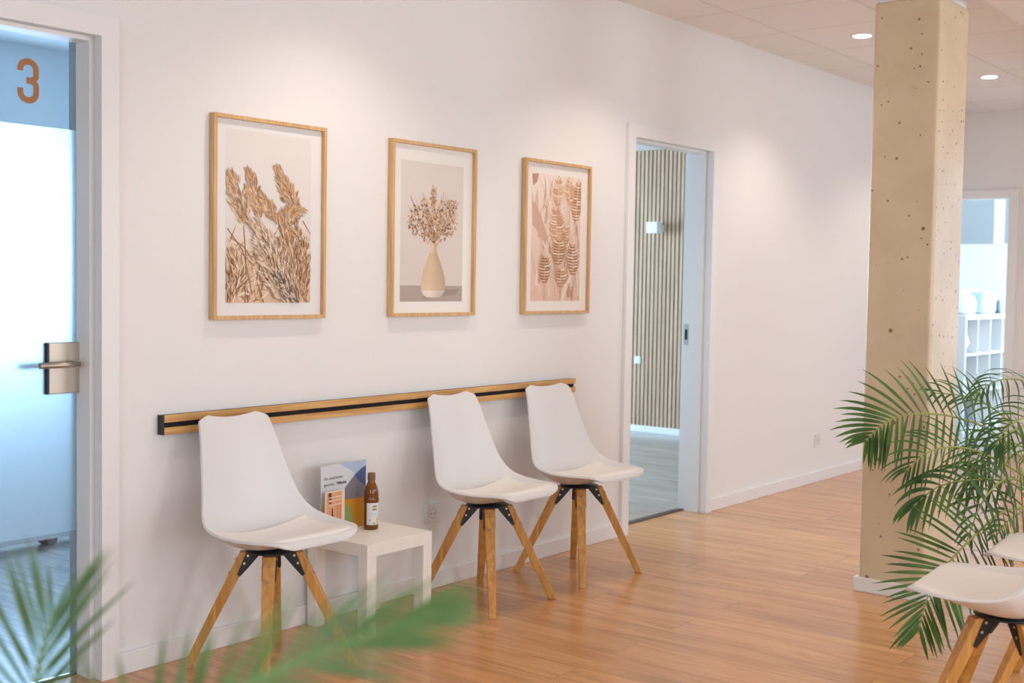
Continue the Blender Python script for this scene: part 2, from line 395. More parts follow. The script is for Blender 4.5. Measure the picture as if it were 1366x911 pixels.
def numeral_three(x0, x1, z0, z1, y):
    wd = x1-x0; st = .0195; hh = (z1-z0)
    def arc(cx, cz, rx, rz, a0, a1, n=14): return [(cx+rx*math.cos(math.radians(a0+(a1-a0)*i/n)), cz+rz*math.sin(math.radians(a0+(a1-a0)*i/n))) for i in range(n+1)]
    cx = (x0+x1)/2; rx = wd/2-st/2; r = .024; m = MB()
    zt = z1-st/2; zb = z0+st/2; zm = (z0+z1)/2+.001
    path_top = [(x0+st/2, z1-.040)] + arc(cx, zt-r, rx, r, 180, 0) + [(x1-st/2, zm+.022)] + arc(cx+.004, zm+.018, rx-.004, .018, 0, -90, 8) + [(cx-.006, zm)]
    path_bot = [(cx-.006, zm)] + arc(cx+.004, zm-.018, rx-.004, .018, 90, 0, 8) + [(x1-st/2, zb+r)] + arc(cx, zb+r, rx, r, 0, -180) + [(x0+st/2, z0+.046)]
    for path, yo in ((path_top, 0), (path_bot, -.0004)):
        L = []; R_ = []
        for i, p in enumerate(path):
            a = path[max(i-1, 0)]; b = path[min(i+1, len(path)-1)]
            dx, dz = b[0]-a[0], b[1]-a[1]; l = math.hypot(dx, dz) or 1
            L.append((p[0]-dz/l*st/2, y+yo, p[1]+dx/l*st/2)); R_.append((p[0]+dz/l*st/2, y+yo, p[1]-dx/l*st/2))
        k = len(m.v); m.v += L+R_; n = len(L)
        for i in range(n-1): m.face([k+i, k+i+1, k+n+i+1, k+n+i])
    o = m.build('number_three', 'copper', leaf)
    return o
numeral_three(2.000, 2.072, 1.830, 1.968, .1055)

# pillar
px0, px1, py0, py1 = 5.004, 5.345, -1.664, -1.382
pil = MB().box((px0, py0, 0), (px1, py1, 2.50)).build('pillar', 'concrete', bevel=.014, seg=3)
tag(pil, 'square tan concrete pillar with small air holes and chamfered edges, rising to the ceiling', 'pillar')
pb = MB(); t = .015
pb.box((px0-t, py0-t, 0), (px0, py1+t, .06)); pb.box((px1, py0-t, 0), (px1+t, py1+t, .06)); pb.box((px0, py0-t, 0), (px1, py0, .06)); pb.box((px0, py1, 0), (px1, py1+t, .06))
pb.build('plinth', 'trim', pil, bevel=.002)
struct(MB().box((px0+.012, py0+.012, 2.50), (px1-.012, py1-.012, H)).build('trim_pillar_cap', 'soffit'))

# ------------------------------------------------------------------ side rooms
def room(tagname, x0, x1, y0, y1, h, openings):
    return None
# room behind the glass door
r3 = MB(); W3 = 4.5
r3.box((XW, 3.2, 0), (2.2, 3.3, 2.8)); r3.box((4.2, 3.2, 0), (W3, 3.3, 2.8)); r3.box((2.2, 3.2, 0), (4.2, 3.3, .85)); r3.box((2.2, 3.2, 2.12), (4.2, 3.3, 2.8))
struct(r3.build('wall_room_three', 'wall_cool'))
struct(MB().box((W3, TH, 0), (W3+.1, 5.1, 2.8)).build('wall_between', 'wall_cool'))
struct(MB().box((XW, TH, 2.62), (W3, 3.3, 2.7)).build('ceiling_room_three', 'soffit'))
wf = MB()
for x in (2.2, 3.17, 4.14): wf.box((x, 3.2, .85), (x+.06, 3.26, 2.12))
wf.box((2.26, 3.2, .85), (4.14, 3.26, .91)); wf.box((2.26, 3.2, 2.06), (4.14, 3.26, 2.12))
struct(wf.build('window_4', 'trim'))
# rolling base behind the glass
rb = thing('rolling_stand', 'low white base bar on a dark castor behind the glass door', 'stand', (2.95, 1.93, 0), 0)
MB().box((-.9, -.05, .036), (.75, .05, .082)).build('base_bar', 'white', rb, bevel=.004)
for x in (-.75, .235):
    cw = MB().tube([(x-.012, -.04, .031), (x-.012, -.015, .031)], .031, 20).tube([(x-.012, .015, .031), (x-.012, .04, .031)], .031, 20)
    co = cw.build('castor', 'dark_rubber', rb)
    MB().box((x-.03, -.012, .03), (x+.02, .012, .046)).build('castor_fork', 'steel', co)
MB().box((-.12, -.02, .082), (-.06, .02, .95)).build('post', 'white', rb, bevel=.004)
MB().box((-.55, -.22, .95), (.40, .22, .98)).build('stand_top', 'white', rb, bevel=.004)

# room with the slat wall
struct(MB().box((9.10, TH, 0), (9.20, 5.1, 2.8)).build('wall_slat_room_east', 'wall_cool'))
wq = MB(); wq.box((W3+.1, 5.0, 0), (5.3, 5.1, 2.8)); wq.box((7.9, 5.0, 0), (9.1, 5.1, 2.8)); wq.box((5.3, 5.0, 0), (7.9, 5.1, .75)); wq.box((5.3, 5.0, 2.25), (7.9, 5.1, 2.8))
struct(wq.build('wall_slat_room_north', 'wall_cool'))
wf = MB()
for x in (5.3, 6.57, 7.84): wf.box((x, 5.0, .75), (x+.06, 5.06, 2.25))
wf.box((5.36, 5.0, .75), (7.84, 5.06, .81)); wf.box((5.36, 5.0, 2.19), (7.84, 5.06, 2.25))
struct(wf.build('window_5', 'trim'))
struct(MB().box((W3+.1, TH, 2.457), (9.1, 5.1, 2.53)).build('ceiling_slat_room', 'soffit'))
base('baseboard_slat_room', (9.05, TH+.01, 0), (9.10, 5.0, .058))
sw = thing('slat_wall_panel', 'vertical oak slat wall panel seen through the open doorway', 'wall panel', (9.1, 2.0, .058))
MB().box((-.022, -1.75, 0), (0, 2.95, 2.398)).build('backing', 'slat_felt', sw)
sm = MB(); y = -1.74; rnd = random.Random(4)
while y < 2.92:
    sm.box((-.044, y, .001), (-.0215, y+.0255, 2.397)); y += .0405
sm.build('slats', 'slat', sw)
wlp = thing('wall_lamp', 'small pale blue-white cube wall lamp on the slat wall', 'lamp', (8.978, 2.137, 1.781))
MB().box((-.078, -.052, -.048), (.0, .052, .048)).build('lamp_body', 'white', wlp, bevel=.003)
MB().box((.0, -.03, -.03), (.0778, .03, .03)).build('wall_mount', 'white', wlp)
sws = thing('light_switch', 'small white light switch low on the slat wall beside the left jamb', 'switch', (9.056, 2.345, .63))
MB().box((-.012, -.032, -.032), (0, .032, .032)).build('switch_frame', 'white', sws, bevel=.003)
MB().box((-.016, -.022, -.022), (-.012, .022, .022)).build('rocker', 'white', sws, bevel=.001)

# far room beyond the east doorway
struct(MB().box((XE+ET, -1.5, 2.72), (16.3, 2.3, 2.8)).build('ceiling_far_room', 'soffit'))
fr = MB(); fr.box((16.2, -1.5, 0), (16.3, 2.3, 2.8)); fr.box((XE+ET, 2.2, 0), (16.2, 2.3, 2.8))
fr.box((XE+ET, -1.5, 0), (11.0, -1.4, 2.8)); fr.box((14.2, -1.5, 0), (16.2, -1.4, 2.8)); fr.box((11.0, -1.5, 0), (14.2, -1.4, 1.1)); fr.box((11.0, -1.5, 2.4), (14.2, -1.4, 2.8))
fr.box((9.2, TH, 0), (XE+ET, TH+.1, 2.8)); fr.box((XE, TH+.1, 0), (XE+ET, 2.3, 2.8))
struct(fr.build('wall_far_room', 'wall_cool'))
struct(MB().box((13.9, -.6, 0), (14.0, 2.2, 1.80)).build('wall_half_height', 'wall_cool'))
struct(MB().box((13.87, .74, 1.80), (13.98, .82, 2.72)).build('trim_post', 'trim'))

# cube shelf in the far room
shx, shy = 10.99, .15
sh = thing('cube_shelf', 'white open cube shelf standing in the far room behind the pillar', 'shelf', (shx, shy, 0))
ncol, nrow, pitch = 4, 3, .352
hz = 1.064; sm = MB(); sm.box((0, 0, 0), (.04, .39, hz)); sm.box((ncol*pitch, 0, 0), (ncol*pitch+.04, .39, hz))
sm.box((.04, 0, 0), (ncol*pitch, .39, .04)); sm.box((.04, 0, hz-.04), (ncol*pitch, .39, hz)); sm.build('carcass', 'white', sh, bevel=.002)
for i in range(1, ncol): MB().box((i*pitch+.012, .005, .04), (i*pitch+.028, .39, hz-.04)).build('divider', 'white', sh)
for j in range(1, nrow):
    b = MB()
    for i in range(ncol): b.box((i*pitch+(.028 if i else .04), .005, j*.346+.005), ((i+1)*pitch+(.012 if i < ncol-1 else 0), .39, j*.346+.021))
    b.build('shelf_board', 'white', sh)
MB().box((.04, .382, .04), (ncol*pitch, .3895, hz-.04)).build('back_panel', 'wall_cool', sh)
M['pale_blue'] = mat('pale_blue_box', (.50, .66, .74), .5); M['rattan'] = mat('rattan', (.52, .38, .22), .7)
M['lilac'] = mat('lilac_card', (.62, .50, .58), .7); M['slate'] = mat('slate_blue', (.10, .16, .22), .5)
bx = thing('storage_box', 'pale blue-grey rounded box on top of the cube shelf', 'box', (11.86, .32, hz))
MB().box((-.15, -.1, 0), (.17, .12, .20)).build('box_body', 'pale_blue', bx, bevel=.04, seg=4)
MB().box((-.10, -.08, .2), (.12, .1, .212)).build('box_lid', 'white', bx, bevel=.005)
tag(MB().lathe([(.10, 0), (.13, .02), (.14, .09), (.12, .16), (.07, .20), (.06, .22)], (11.42, .34, hz), 28).build('white_vase', 'white'), 'white rounded vase at the left end of the shelf top', 'vase')
bk = thing('rattan_basket', 'small tan rattan basket on the cube shelf', 'basket', (12.13, .30, hz))
MB().lathe([(.045, 0), (.055, .04), (.065, .17), (.060, .17), (.05, .03)], (0, 0, 0), 24).build('basket_body', 'rattan', bk)
MB().lathe([(.068, .16), (.070, .17), (.068, .18)], (0, 0, 0), 24).build('basket_rim', 'rattan', bk)
fg = MB().tube([(0, 0, 0), (.01, 0, .04), (.0, 0, .09), (.005, 0, .13)], [.03, .018, .024, .008], 12).tube([(-.05, 0, .085), (.0, 0, .07), (.05, 0, .10)], [.006, .012, .006], 8)
tag(fg.build('figurine', 'slate', loc=(12.36, .29, hz)), 'small dark figurine at the right end of the shelf top', 'figurine')
tag(MB().box((11.95, .50, hz), (12.42, .515, hz+.24)).build('white_board', 'white'), 'white rectangular board leaning behind the basket on the shelf', 'board')
tag(MB().lathe([(.03, 0), (.09, .03), (.12, .10), (.10, .17), (.04, .21), (.01, .215)], (shx+.19, .30, .713), 24).build('round_vase', 'white'), 'round white vase in the upper left cube', 'vase')
tag(MB().box((shx+.39, .45, .7135), (shx+.69, .462, 1.00)).build('picture_card', 'lilac'), 'lilac card panel in the upper middle cube', 'card')
tag(MB().lathe([(.05, 0), (.085, .03), (.09, .12), (.05, .18), (.035, .2)], (shx+.83, .29, .713), 24).build('dark_jar', 'slate'), 'dark slate jar in the upper right cube', 'jar')
tag(MB().lathe([(.06, 0), (.10, .02), (.10, .05), (.09, .05)], (shx+.86, .28, .367), 24).build('dark_bowl', 'slate'), 'small dark bowl in the middle right cube', 'bowl')
tag(MB().lathe([(.04, 0), (.08, .03), (.09, .09), (.05, .13), (.01, .135)], (shx+.19, .28, .367), 24).build('small_round_vase', 'white'), 'small white round vase in the middle left cube', 'vase')
tag(MB().box((shx+.06, .2, .04), (shx+.34, .50, .22)).build('dark_basket', 'slate', bevel=.02), 'dark basket box in the lowest left cube', 'box')

# ------------------------------------------------------------------ downlights
def downlight(x, y, z, label, group):
    t = thing('downlight', label, 'ceiling light', (x, y, z), 0, group)
    MB().lathe([(.050, -.0005), (.066, -.0005), (.066, -.003), (.050, -.005)], (0, 0, 0), 32).build('rim', 'baffle', t)
    MB().lathe([(.049, -.004), (.049, -.0062), (.01, -.0064)], (0, 0, 0), 32).build('diffuser', 'lamp', t)
    l = bpy.data.lights.new('spot', 'SPOT'); l.energy = SPOT; l.color = WARM; l.spot_size = math.radians(118); l.spot_blend = .7; l.shadow_soft_size = .045
    o = bpy.data.objects.new('spot_light', l); C.objects.link(o); o.parent = t; o.location = (0, 0, -.03)
    return t
SPOT = 30
GL = 'recessed downlights in the tile ceiling'
downlight(6.60, -.657, H, 'round glowing downlight in the ceiling just left of the concrete pillar', GL)
downlight(8.336, -.816, H, 'round glowing downlight in the ceiling right of the concrete pillar', GL)
for x, wh in ((3.13, 'above the pampas grass print'), (4.87, 'above the wheat ear print')):
    downlight(x, -.66, H, 'recessed ceiling downlight ' + wh, GL)
for x in (.6, 3.0, 5.4, 7.8):
    for y in (-3.2, -5.2):
        downlight(x, y, 2.5, 'recessed downlight in the lower plaster ceiling, %s row, %s' % ('near' if y > -4 else 'window', {.6: 'first from the west', 3.0: 'second from the west', 5.4: 'third from the west', 7.8: 'nearest the east wall'}[x]), 'downlights in the plaster ceiling')

# ------------------------------------------------------------------ wall rail
rl = thing('wall_rail', 'long oak chair rail with a black centre groove on the white wall', 'wall rail', (3.611, 0, .8085))
hl = 1.175
MB().box((-hl, -.022, -.0325), (hl-.006, 0, .0325)).build('rail_core', 'felt', rl)
for z0, z1 in ((.0085, .0335), (-.0325, -.0085)):
    MB().box((-hl+.003, -.030, z0), (hl, -.0215, z1)).build('oak_strip', 'rail_wood', rl, bevel=.001)
MB().box((-hl-.003, -.030, -.0325), (-hl+.003, 0, .0335)).build('end_cap', 'black', rl)

# ------------------------------------------------------------------ outlets
def outlet(x, z, label):
    t = thing('wall_outlet', label, 'outlet', (x, 0, z))
    MB().box((-.041, -.010, -.041), (.041, 0, .041)).build('frame', 'plastic', t, bevel=.003)
    m = MB(); n = 28; k = 0
    m.v = []
    fc = MB().tube([(0, -.009, 0), (0, -.0109, 0)], .0255, 32)
    o = fc.build('socket_face', 'plastic', t)
    h = MB().tube([(-.0095, -.0106, 0), (-.0095, -.0125, 0)], .0028, 12).tube([(.0095, -.0106, 0), (.0095, -.0125, 0)], .0028, 12)
    for (r0, r1) in ((.0192, .0208),):
        k = len(h.v)
        for i in range(41):
            c_, s_ = math.cos(2*PI*i/40), math.sin(2*PI*i/40); h.v += [(r0*c_, -.0112, r0*s_), (r1*c_, -.0112, r1*s_)]
        for i in range(40): h.face([k+2*i, k+2*i+2, k+2*i+3, k+2*i+1])
    h.build('socket_holes', 'hole', t)
    return t
outlet(3.792, .322, 'white power socket on the wall between table and middle chair')
outlet(7.610, .278, 'small white power socket on the wall left of the pillar')

# ------------------------------------------------------------------ framed prints
class Art:
    def __init__(s, w, h): s.w = w; s.h = h; s.m = MB(); s.cols = {}; s.names = []; s.d = 0
    def col(s, c):
        if c not in s.cols: s.cols[c] = len(s.names); s.names.append(mat('print_ink', srgb(*c), .7))
        return s.cols[c]
    def poly(s, pts, c):
        s.d += 3e-6; k = len(s.m.v)
        pts = [(min(max(u, 0), 1), min(max(v, 0), 1)) for u, v in pts]
        s.m.v += [((u-.5)*s.w, -s.d, (v-.5)*s.h) for u, v in pts]; s.m.face([k+i for i in range(len(pts))], s.col(c))
    def blade(s, p, ang, L, wd, c, bend=0):
        # slim pointed stroke; ang in degrees, lengths in fractions of the height
        a = math.radians(ang); ar = s.h/s.w
        def P(l, o):
            b = a+bend*l/L if L else a
            return (p[0]+(math.cos(b)*l-math.sin(b)*o)*ar, p[1]+math.sin(b)*l+math.cos(b)*o)
        s.poly([P(0, wd/3), P(L*.4, wd/2), P(L, 0), P(L*.4, -wd/2), P(0, -wd/3)], c)
    def line(s, pts, wd, c):
        ar = s.h/s.w; A = []; B = []
        for i, p in enumerate(pts):
            a = pts[max(i-1, 0)]; b = pts[min(i+1, len(pts)-1)]; dx = (b[0]-a[0])/ar; dy = b[1]-a[1]; l = math.hypot(dx, dy) or 1
            A.append((p[0]-dy/l*wd/2*ar, p[1]+dx/l*wd/2)); B.append((p[0]+dy/l*wd/2*ar, p[1]-dx/l*wd/2))
        for i in range(len(pts)-1): s.poly([A[i], A[i+1], B[i+1], B[i]], c)
def art_pampas(w, h):
    a = Art(w, h); r = random.Random(11)
    for i in range(16):
        v = i/16; t = min(1, v/.5); c = tuple(int(x+(y-x)*t) for x, y in zip((222, 190, 162), (226, 221, 217)))
        a.poly([(0, v), (1, v), (1, v+1/16), (0, v+1/16)], c)
    T = [(190, 148, 108), (205, 168, 130), (222, 192, 162), (168, 126, 90), (236, 214, 190), (150, 110, 80)]
    for i in range(300):   # leaves low down
        u = r.random(); v = r.random()**1.3*.33
        if .45 < u < .95: v += .05
        a.blade((u, v), r.choice((60, 75, 100, 120, 140, 35))+r.uniform(-15, 15), r.uniform(.05, .16), r.uniform(.006, .016), r.choice(T), r.uniform(-.6, .6))
    for st in (((.22, .0), (.23, .25), (.20, .45)), ((.85, .0), (.87, .25), (.84, .44)), ((.30, .05), (.2, .3), (.02, .43)), ((.05, .38), (.2, .33), (.3, .25)), ((.62, .1), (.68, .3), (.63, .5)), ((.9, .5), (1., .42))):
        a.line(list(st), .006, (150, 108, 76))
    def plume(axis, wid, n, cols, Lm=.05):
        P = catmull([Vector((x, y, 0)) for x, y in axis], 40)
        for i in range(n):
            t = r.random(); k = int(t*39); p = P[k]; d = P[k+1]-P[k]
            ang = math.degrees(math.atan2(d.y, d.x*w/h)); pr = math.sin(min(1, t*1.15+.08)*PI*.93)**.7
            off = r.uniform(-1, 1)*wid*pr
            a.blade((p.x+off, p.y+r.uniform(-.01, .01)), ang+180+off/wid*-38+r.uniform(-18, 18) if False else ang-off/wid*42+r.uniform(-16, 16), r.uniform(.6, 1.15)*Lm, r.uniform(.005, .013), r.choice(cols))
    D = [(190, 150, 114), (172, 130, 96), (210, 174, 136), (228, 198, 164), (156, 114, 82), (202, 164, 126)]
    Lt = [(226, 206, 184), (214, 188, 160), (196, 166, 136), (236, 220, 202), (170, 140, 112)]
    G = [(150, 128, 112), (120, 100, 88), (186, 160, 138), (208, 188, 170), (96, 80, 70)]
    plume([(.22, .46), (.15, .58), (.08, .70), (.05, .735)], .10, 300, D)
    plume([(.38, .50), (.33, .60), (.28, .72), (.26, .755)], .06, 220, D)
    plume([(.82, .52), (.75, .62), (.66, .72), (.585, .80)], .085, 320, D)
    plume([(.60, .48), (.52, .54), (.44, .60), (.40, .63)], .06, 160, D)
    plume([(.84, .40), (.72, .50), (.80, .56), (.86, .57)], .12, 220, D)
    plume([(.92, .02), (.93, .18), (.92, .32), (.94, .38)], .05, 120, T)
    plume([(.84, .05), (.78, .22), (.70, .38), (.64, .50)], .11, 300, D)
    plume([(.70, .0), (.60, .16), (.45, .36), (.30, .48)], .19, 560, Lt, .055)
    plume([(.80, .0), (.72, .06), (.64, .12), (.58, .17)], .12, 170, G, .04)
    plume([(.05, .0), (.1, .1), (.12, .2), (.06, .3)], .07, 120, T)
    return a
def art_vase(w, h):
    a = Art(w, h); r = random.Random(5)
    for i in range(10):
        v = i/10; c = tuple(int(x+(y-x)*v) for x, y in zip((214, 203, 195), (224, 215, 208))); a.poly([(0, v), (1, v), (1, v+.1), (0, v+.1)], c)
    a.poly([(0, 0), (1, 0), (1, .115), (0, .115)], (176, 160, 152))
    a.poly([(.35, .02), (.9, .05), (.95, .09), (.5, .09)], (160, 143, 134))
    prof = [(.02, .43), (.065, .425), (.055, .40), (.05, .37), (.075, .33), (.135, .26), (.18, .19), (.20, .135), (.19, .08), (.15, .045), (.10, .03)]
    cx = .52
    for i in range(len(prof)-1):
        (a0, b0), (a1, b1) = prof[i], prof[i+1]
        for k in range(9):
            s0 = -1+2*k/9; s1 = s0+2/9; sh = (k-2.5)/8
            base = (226, 200, 170) if b0 > .11 else (234, 220, 206)
            c = tuple(int(x*(1-.16*abs(sh)*(1.4 if sh > 0 else .5))) for x in base)
            a.poly([(cx+s0*a0, b0), (cx+s1*a0, b0), (cx+s1*a1, b1), (cx+s0*a1, b1)], c)
    for k in range(13):
        s_ = -1+2*(k+.5)/13
        a.line([(cx+s_*.06, .35), (cx+s_*.13, .26), (cx+s_*.185, .17), (cx+s_*.19, .12)], .0025, (196, 164, 130))
    B = [(176, 130, 92), (206, 160, 116), (228, 186, 140), (146, 104, 74), (236, 204, 168), (120, 92, 76), (214, 150, 100)]
    for i in range(60):
        x = r.uniform(-.42, .42); y = .62+r.uniform(-.12, .22)*(1-abs(x))
        a.line([(cx, .42), (cx+x*.35, .50+r.uniform(-.02, .03)), (cx+x, y)], .0022, (186, 148, 112))
    for i in range(620):
        th = r.uniform(0, 2*PI); q = r.random()**.6; x = cx-.02+math.cos(th)*q*.40; y = .585+math.sin(th)*q*.165
        if y < .47 and abs(x-cx) > .2: continue
        a.blade((x, y), r.uniform(0, 360), r.uniform(.010, .026), r.uniform(.006, .013), r.choice(B))
    for i in range(50):
        t = r.random(); a.blade((.50+r.uniform(-.04, .04)+.02*t, .70+t*.13), r.uniform(30, 150), .018, .007, r.choice(B))
        a.blade((.80+r.uniform(-.08, .08), .64+r.uniform(0, .10)), r.uniform(30, 150), .018, .009, r.choice(B))
    return a
def art_wheat(w, h):
    a = Art(w, h); r = random.Random(8)
    for i in range(12):
        v = i/12; a.poly([(0, v), (1, v), (1, v+1/12), (0, v+1/12)], tuple(int(x+(y-x)*v) for x, y in zip((224, 190, 170), (242, 230, 220))))
    S = [(222, 190, 172), (206, 168, 146), (236, 214, 200), (190, 148, 126), (230, 202, 184)]
    for i in range(60): a.blade((r.random(), r.uniform(-.05, .75)), r.uniform(70, 110), r.uniform(.15, .4), r.uniform(.02, .06), r.choice(S), r.uniform(-.3, .3))
    a.poly([(.02, .78), (.02, .6), (.28, .45), (.34, .5), (.1, .75)], (208, 172, 150)); a.poly([(0, .99), (.02, .90), (.10, .93), (.13, 1)], (190, 148, 128))
    for i in range(16): a.line([(r.uniform(.1, .9), 0), (r.uniform(.2, .8), .5), (r.uniform(.1, .9), 1)], .003, r.choice(S))
    def ear(cx, y0, y1, wd, tilt, dark):
        n = int((y1-y0)/.022); K = [(214, 172, 138), (226, 190, 158), (238, 212, 186), (204, 160, 124)]
        for i in range(n):
            t = i/n; y = y0+(y1-y0)*t; x = cx+tilt*(t-.5); wv = wd*(math.sin(PI*min(.96, t*.82+.14))**.7); hh = .034*wd/.16
            for sg in (-1, 1):
                tip = (x+sg*wv, y+hh*1.25); mid = (x+sg*wv*.62, y-hh*.10); c0 = (x, y-hh*.25); c1 = (x+sg*wv*.25, y+hh*.55); up = (x+sg*wv*.75, y+hh*.75)
                a.poly([c0, mid, tip, up, c1], dark)
                a.poly([(x, y), (x+sg*wv*.60, y+hh*.12), (tip[0], tip[1]-.002), (x+sg*wv*.66, y+hh*.80), (x+sg*wv*.1, y+hh*.6)], r.choice(K))
        a.blade((cx+tilt*.5, y1), 90, .05, .02, K[1]); a.line([(cx-tilt*.5, y0), (cx-tilt*.6, max(0, y0-.2))], .006, (206, 170, 140))
    ear(.92, .66, .96, .16, .05, (150, 106, 80)); ear(.5, .42, .74, .18, -.04, (196, 152, 122)); ear(.52, .76, .98, .13, .02, (212, 176, 150))
    ear(.75, .78, .98, .12, -.02, (206, 168, 142)); ear(.55, .30, .50, .18, .02, (140, 104, 66)); ear(.27, .15, .36, .15, .0, (110, 78, 54)); ear(.84, .22, .46, .16, -.03, (116, 82, 56))
    ear(.60, .12, .26, .16, .0, (150, 112, 92)); ear(.70, .46, .60, .10, .02, (176, 130, 96))
    return a
def picture(x, art, label, pr, mcol):
    Wd, Hg, zt = .519, .711, 1.866; fw = .014; dp = .028
    t = thing('framed_print', label, 'picture', (x+Wd/2, 0, zt-Hg/2), 0, 'framed prints over the wall rail')
    fr = MB()
    for s_ in (-1, 1):
        fr.box((s_*Wd/2, -dp, -Hg/2), (s_*(Wd/2-fw), -.002, Hg/2))
        fr.box((-Wd/2+fw, -dp, s_*Hg/2), (Wd/2-fw, -.002, s_*(Hg/2-fw)))
    fr.build('frame', 'frame_wood_v', t, bevel=.0012)
    MB().box((-Wd/2+fw, -.012, -Hg/2+fw), (Wd/2-fw, -.004, Hg/2-fw)).build('mount_board', mat('mount_board', tuple(min(.9, c*1.16) for c in mcol), .6), t)
    u0, u1, v0, v1 = pr
    pw, ph = Wd-2*fw, Hg-2*fw
    a = art((u1-u0)*pw, (v1-v0)*ph)
    a.m.build('print', a.names, t, loc=(((u0+u1)/2-.5)*pw, -.0124, ((v0+v1)/2-.5)*ph))
picture(2.640, art_pampas, 'oak framed print of tan pampas grass plumes, nearest the glass door', (.095, .895, .065, .95), srgb(216, 215, 214))
picture(3.512, art_vase, 'oak framed print of dried flowers in a ribbed beige vase', (.10, .88, .068, .905), srgb(220, 217, 212))
picture(4.375, art_wheat, 'oak framed print of close-up pinkish wheat ears, nearest the open doorway', (.10, .89, .068, .93), srgb(222, 216, 212))

# ------------------------------------------------------------------ chair
ST = [  # centre line y, z, half width, rim y, z   (front is -y)
 (-.232, .444, .110, -.232, .444), (-.231, .453, .150, -.231, .454), (-.223, .461, .176, -.224, .464), (-.198, .462, .200, -.199, .469),
 (-.155, .450, .219, -.157, .469), (-.100, .425, .232, -.104, .469), (-.040, .405, .239, -.046, .472), (.018, .398, .240, .008, .479),
 (.065, .403, .236, .049, .491), (.104, .425, .226, .078, .512), (.133, .463, .212, .100, .542), (.153, .514, .198, .119, .584),
 (.170, .590, .185, .138, .638), (.187, .670, .173, .158, .696), (.201, .742, .161, .177, .754), (.214, .795, .152, .195, .799), (.220, .815, .146, .205, .817), (.222, .824, .134, .210, .824)]
def shell_pt(v, u, off=0.0, pad=0, bl=.5):
    t = v*(len(ST)-1); i = min(int(t), len(ST)-2); f = t-i
    def g(k):
        q = [ST[max(0, i-1)][k], ST[i][k], ST[i+1][k], ST[min(len(ST)-1, i+2)][k]]
        return .5*((2*q[1])+(q[2]-q[0])*f+(2*q[0]-5*q[1]+4*q[2]-q[3])*f*f+(3*q[1]-q[0]-3*q[2]+q[3])*f**3)
    a = ST[max(0, i-1)]; b = ST[min(len(ST)-1, i+2)]
    ty, tz = b[0]-a[0], b[1]-a[1]; l = math.hypot(ty, tz); ny, nz = -tz/l, ty/l      # normal toward the sitter
    y, z, hw, ey, ez = g(0), g(1), g(2), g(3), g(4)
    k = abs(u)**2.2 if not pad else pad**2.2*(bl+(1-bl)*(abs(u)/pad)**2.2)
    top = max(0, (v-.86)/.14)
    return Vector((u*hw, y+(ey-y)*k+ny*off, z+(ez-z)*k+nz*off + top*.012*(abs(u)/.75)**2*(1 if abs(u) < .75 else max(0, 1-(abs(u)-.75)/.25*1.2))))
def make_chair(label):
    t = thing('tulip_chair', label, 'chair')
    nu, nv = 25, 64
    sh_ = MB().grid([[shell_pt(j/nv, -1+2*i/(nu-1)) for i in range(nu)] for j in range(nv+1)])
    o = sh_.build('seat_shell', 'shell', t); s = o.modifiers.new('s', 'SOLIDIFY'); s.thickness = .008; s.offset = 1
    b = o.modifiers.new('b', 'BEVEL'); b.width = .003; b.segments = 2; b.limit_method = 'ANGLE'; b.angle_limit = math.radians(50)
    rows = []
    va, vb = .115, .515; UM = .87
    for j in range(41):
        q = j/40; v = va+(vb-va)*q
        sh = 1-.42*max(0, (.10-q)/.10)**2-.22*max(0, (q-.92)/.08)**2; fe = min(1, q/.06, (1-q)/.10); um = UM*sh
        rows.append([shell_pt(v, (-1+2*i/24)*um, .0084+.0055*fe*min(1, (1-abs(-1+2*i/24))/.12), um, .52) for i in range(25)])
    o2 = MB().grid(rows).build('seat_cushion', 'cushion', t)
    # bracket
    br = MB().lathe([(.0, .391), (.086, .391), (.086, .3965), (.0, .3975)], (0, 0, 0), 24)
    for k in range(4):
        a = PI/4+k*PI/2; c, s_ = math.cos(a), math.sin(a)
        def P(r, z, o): return (r*c-o*s_, r*s_+o*c, z)
        for of in (-.0235, .0213):
            br.prism([P(.045, .392, of), P(.080, .392, of), P(.094, .360, of), P(.112, .314, of), P(.104, .314, of), P(.082, .344, of), P(.060, .364, of)], (-s_*.0022, c*.0022, 0))
        br.prism([P(.030, .392, -.0215), P(.066, .392, -.0215), P(.108, .310, -.0215), P(.101, .310, -.0215), P(.072, .342, -.0215)], (-s_*.043, c*.043, 0))
        for rr_, zz in ((.076, .380), (.088, .354)):
            for sg in (-1, 1): br.tube([P(rr_, zz, sg*.0232), P(rr_, zz, sg*.0256)], .0042, 10, 1)
    br.build('leg_bracket', ['black', 'steel'], t)
    lt = MB()
    def LP(r, z, o): return (r, o, z)
    lt.hexa([(.262, -.014, 0), (.292, -.014, 0), (.292, .014, 0), (.262, .014, 0)], [(.062, -.021, .391), (.104, -.021, .391), (.104, .021, .391), (.062, .021, .391)])
    scr = MB().tube([(0, 0, 0), (.0035, 0, .0018)], .0050, 12)
    for k in range(4):
        lo = lt.build('leg', 'leg_wood', t, bevel=.003) if k == 0 else bpy.data.objects.new('leg', lo.data)
        if k:
            C.objects.link(lo); lo.parent = t; bv = lo.modifiers.new('bevel', 'BEVEL'); bv.width = .003; bv.segments = 2; bv.limit_method = 'ANGLE'
        lo.rotation_euler = (0, 0, PI/4+k*PI/2)
        for z in (.364, .317):
            rr = .104+(.391-z)*(.292-.104)/.391-.001
            so = scr.build('screw', 'screw', lo, loc=(rr, 0, z)) if (k == 0 and z == .364) else bpy.data.objects.new('screw', so_data)
            so_data = so.data
            if so.name not in C.objects: C.objects.link(so); so.parent = lo; so.location = (rr, 0, z)
    return t
GC = 'white shell chairs'
ch = make_chair('white shell chair with oak legs, left of the small white table'); ch['group'] = GC
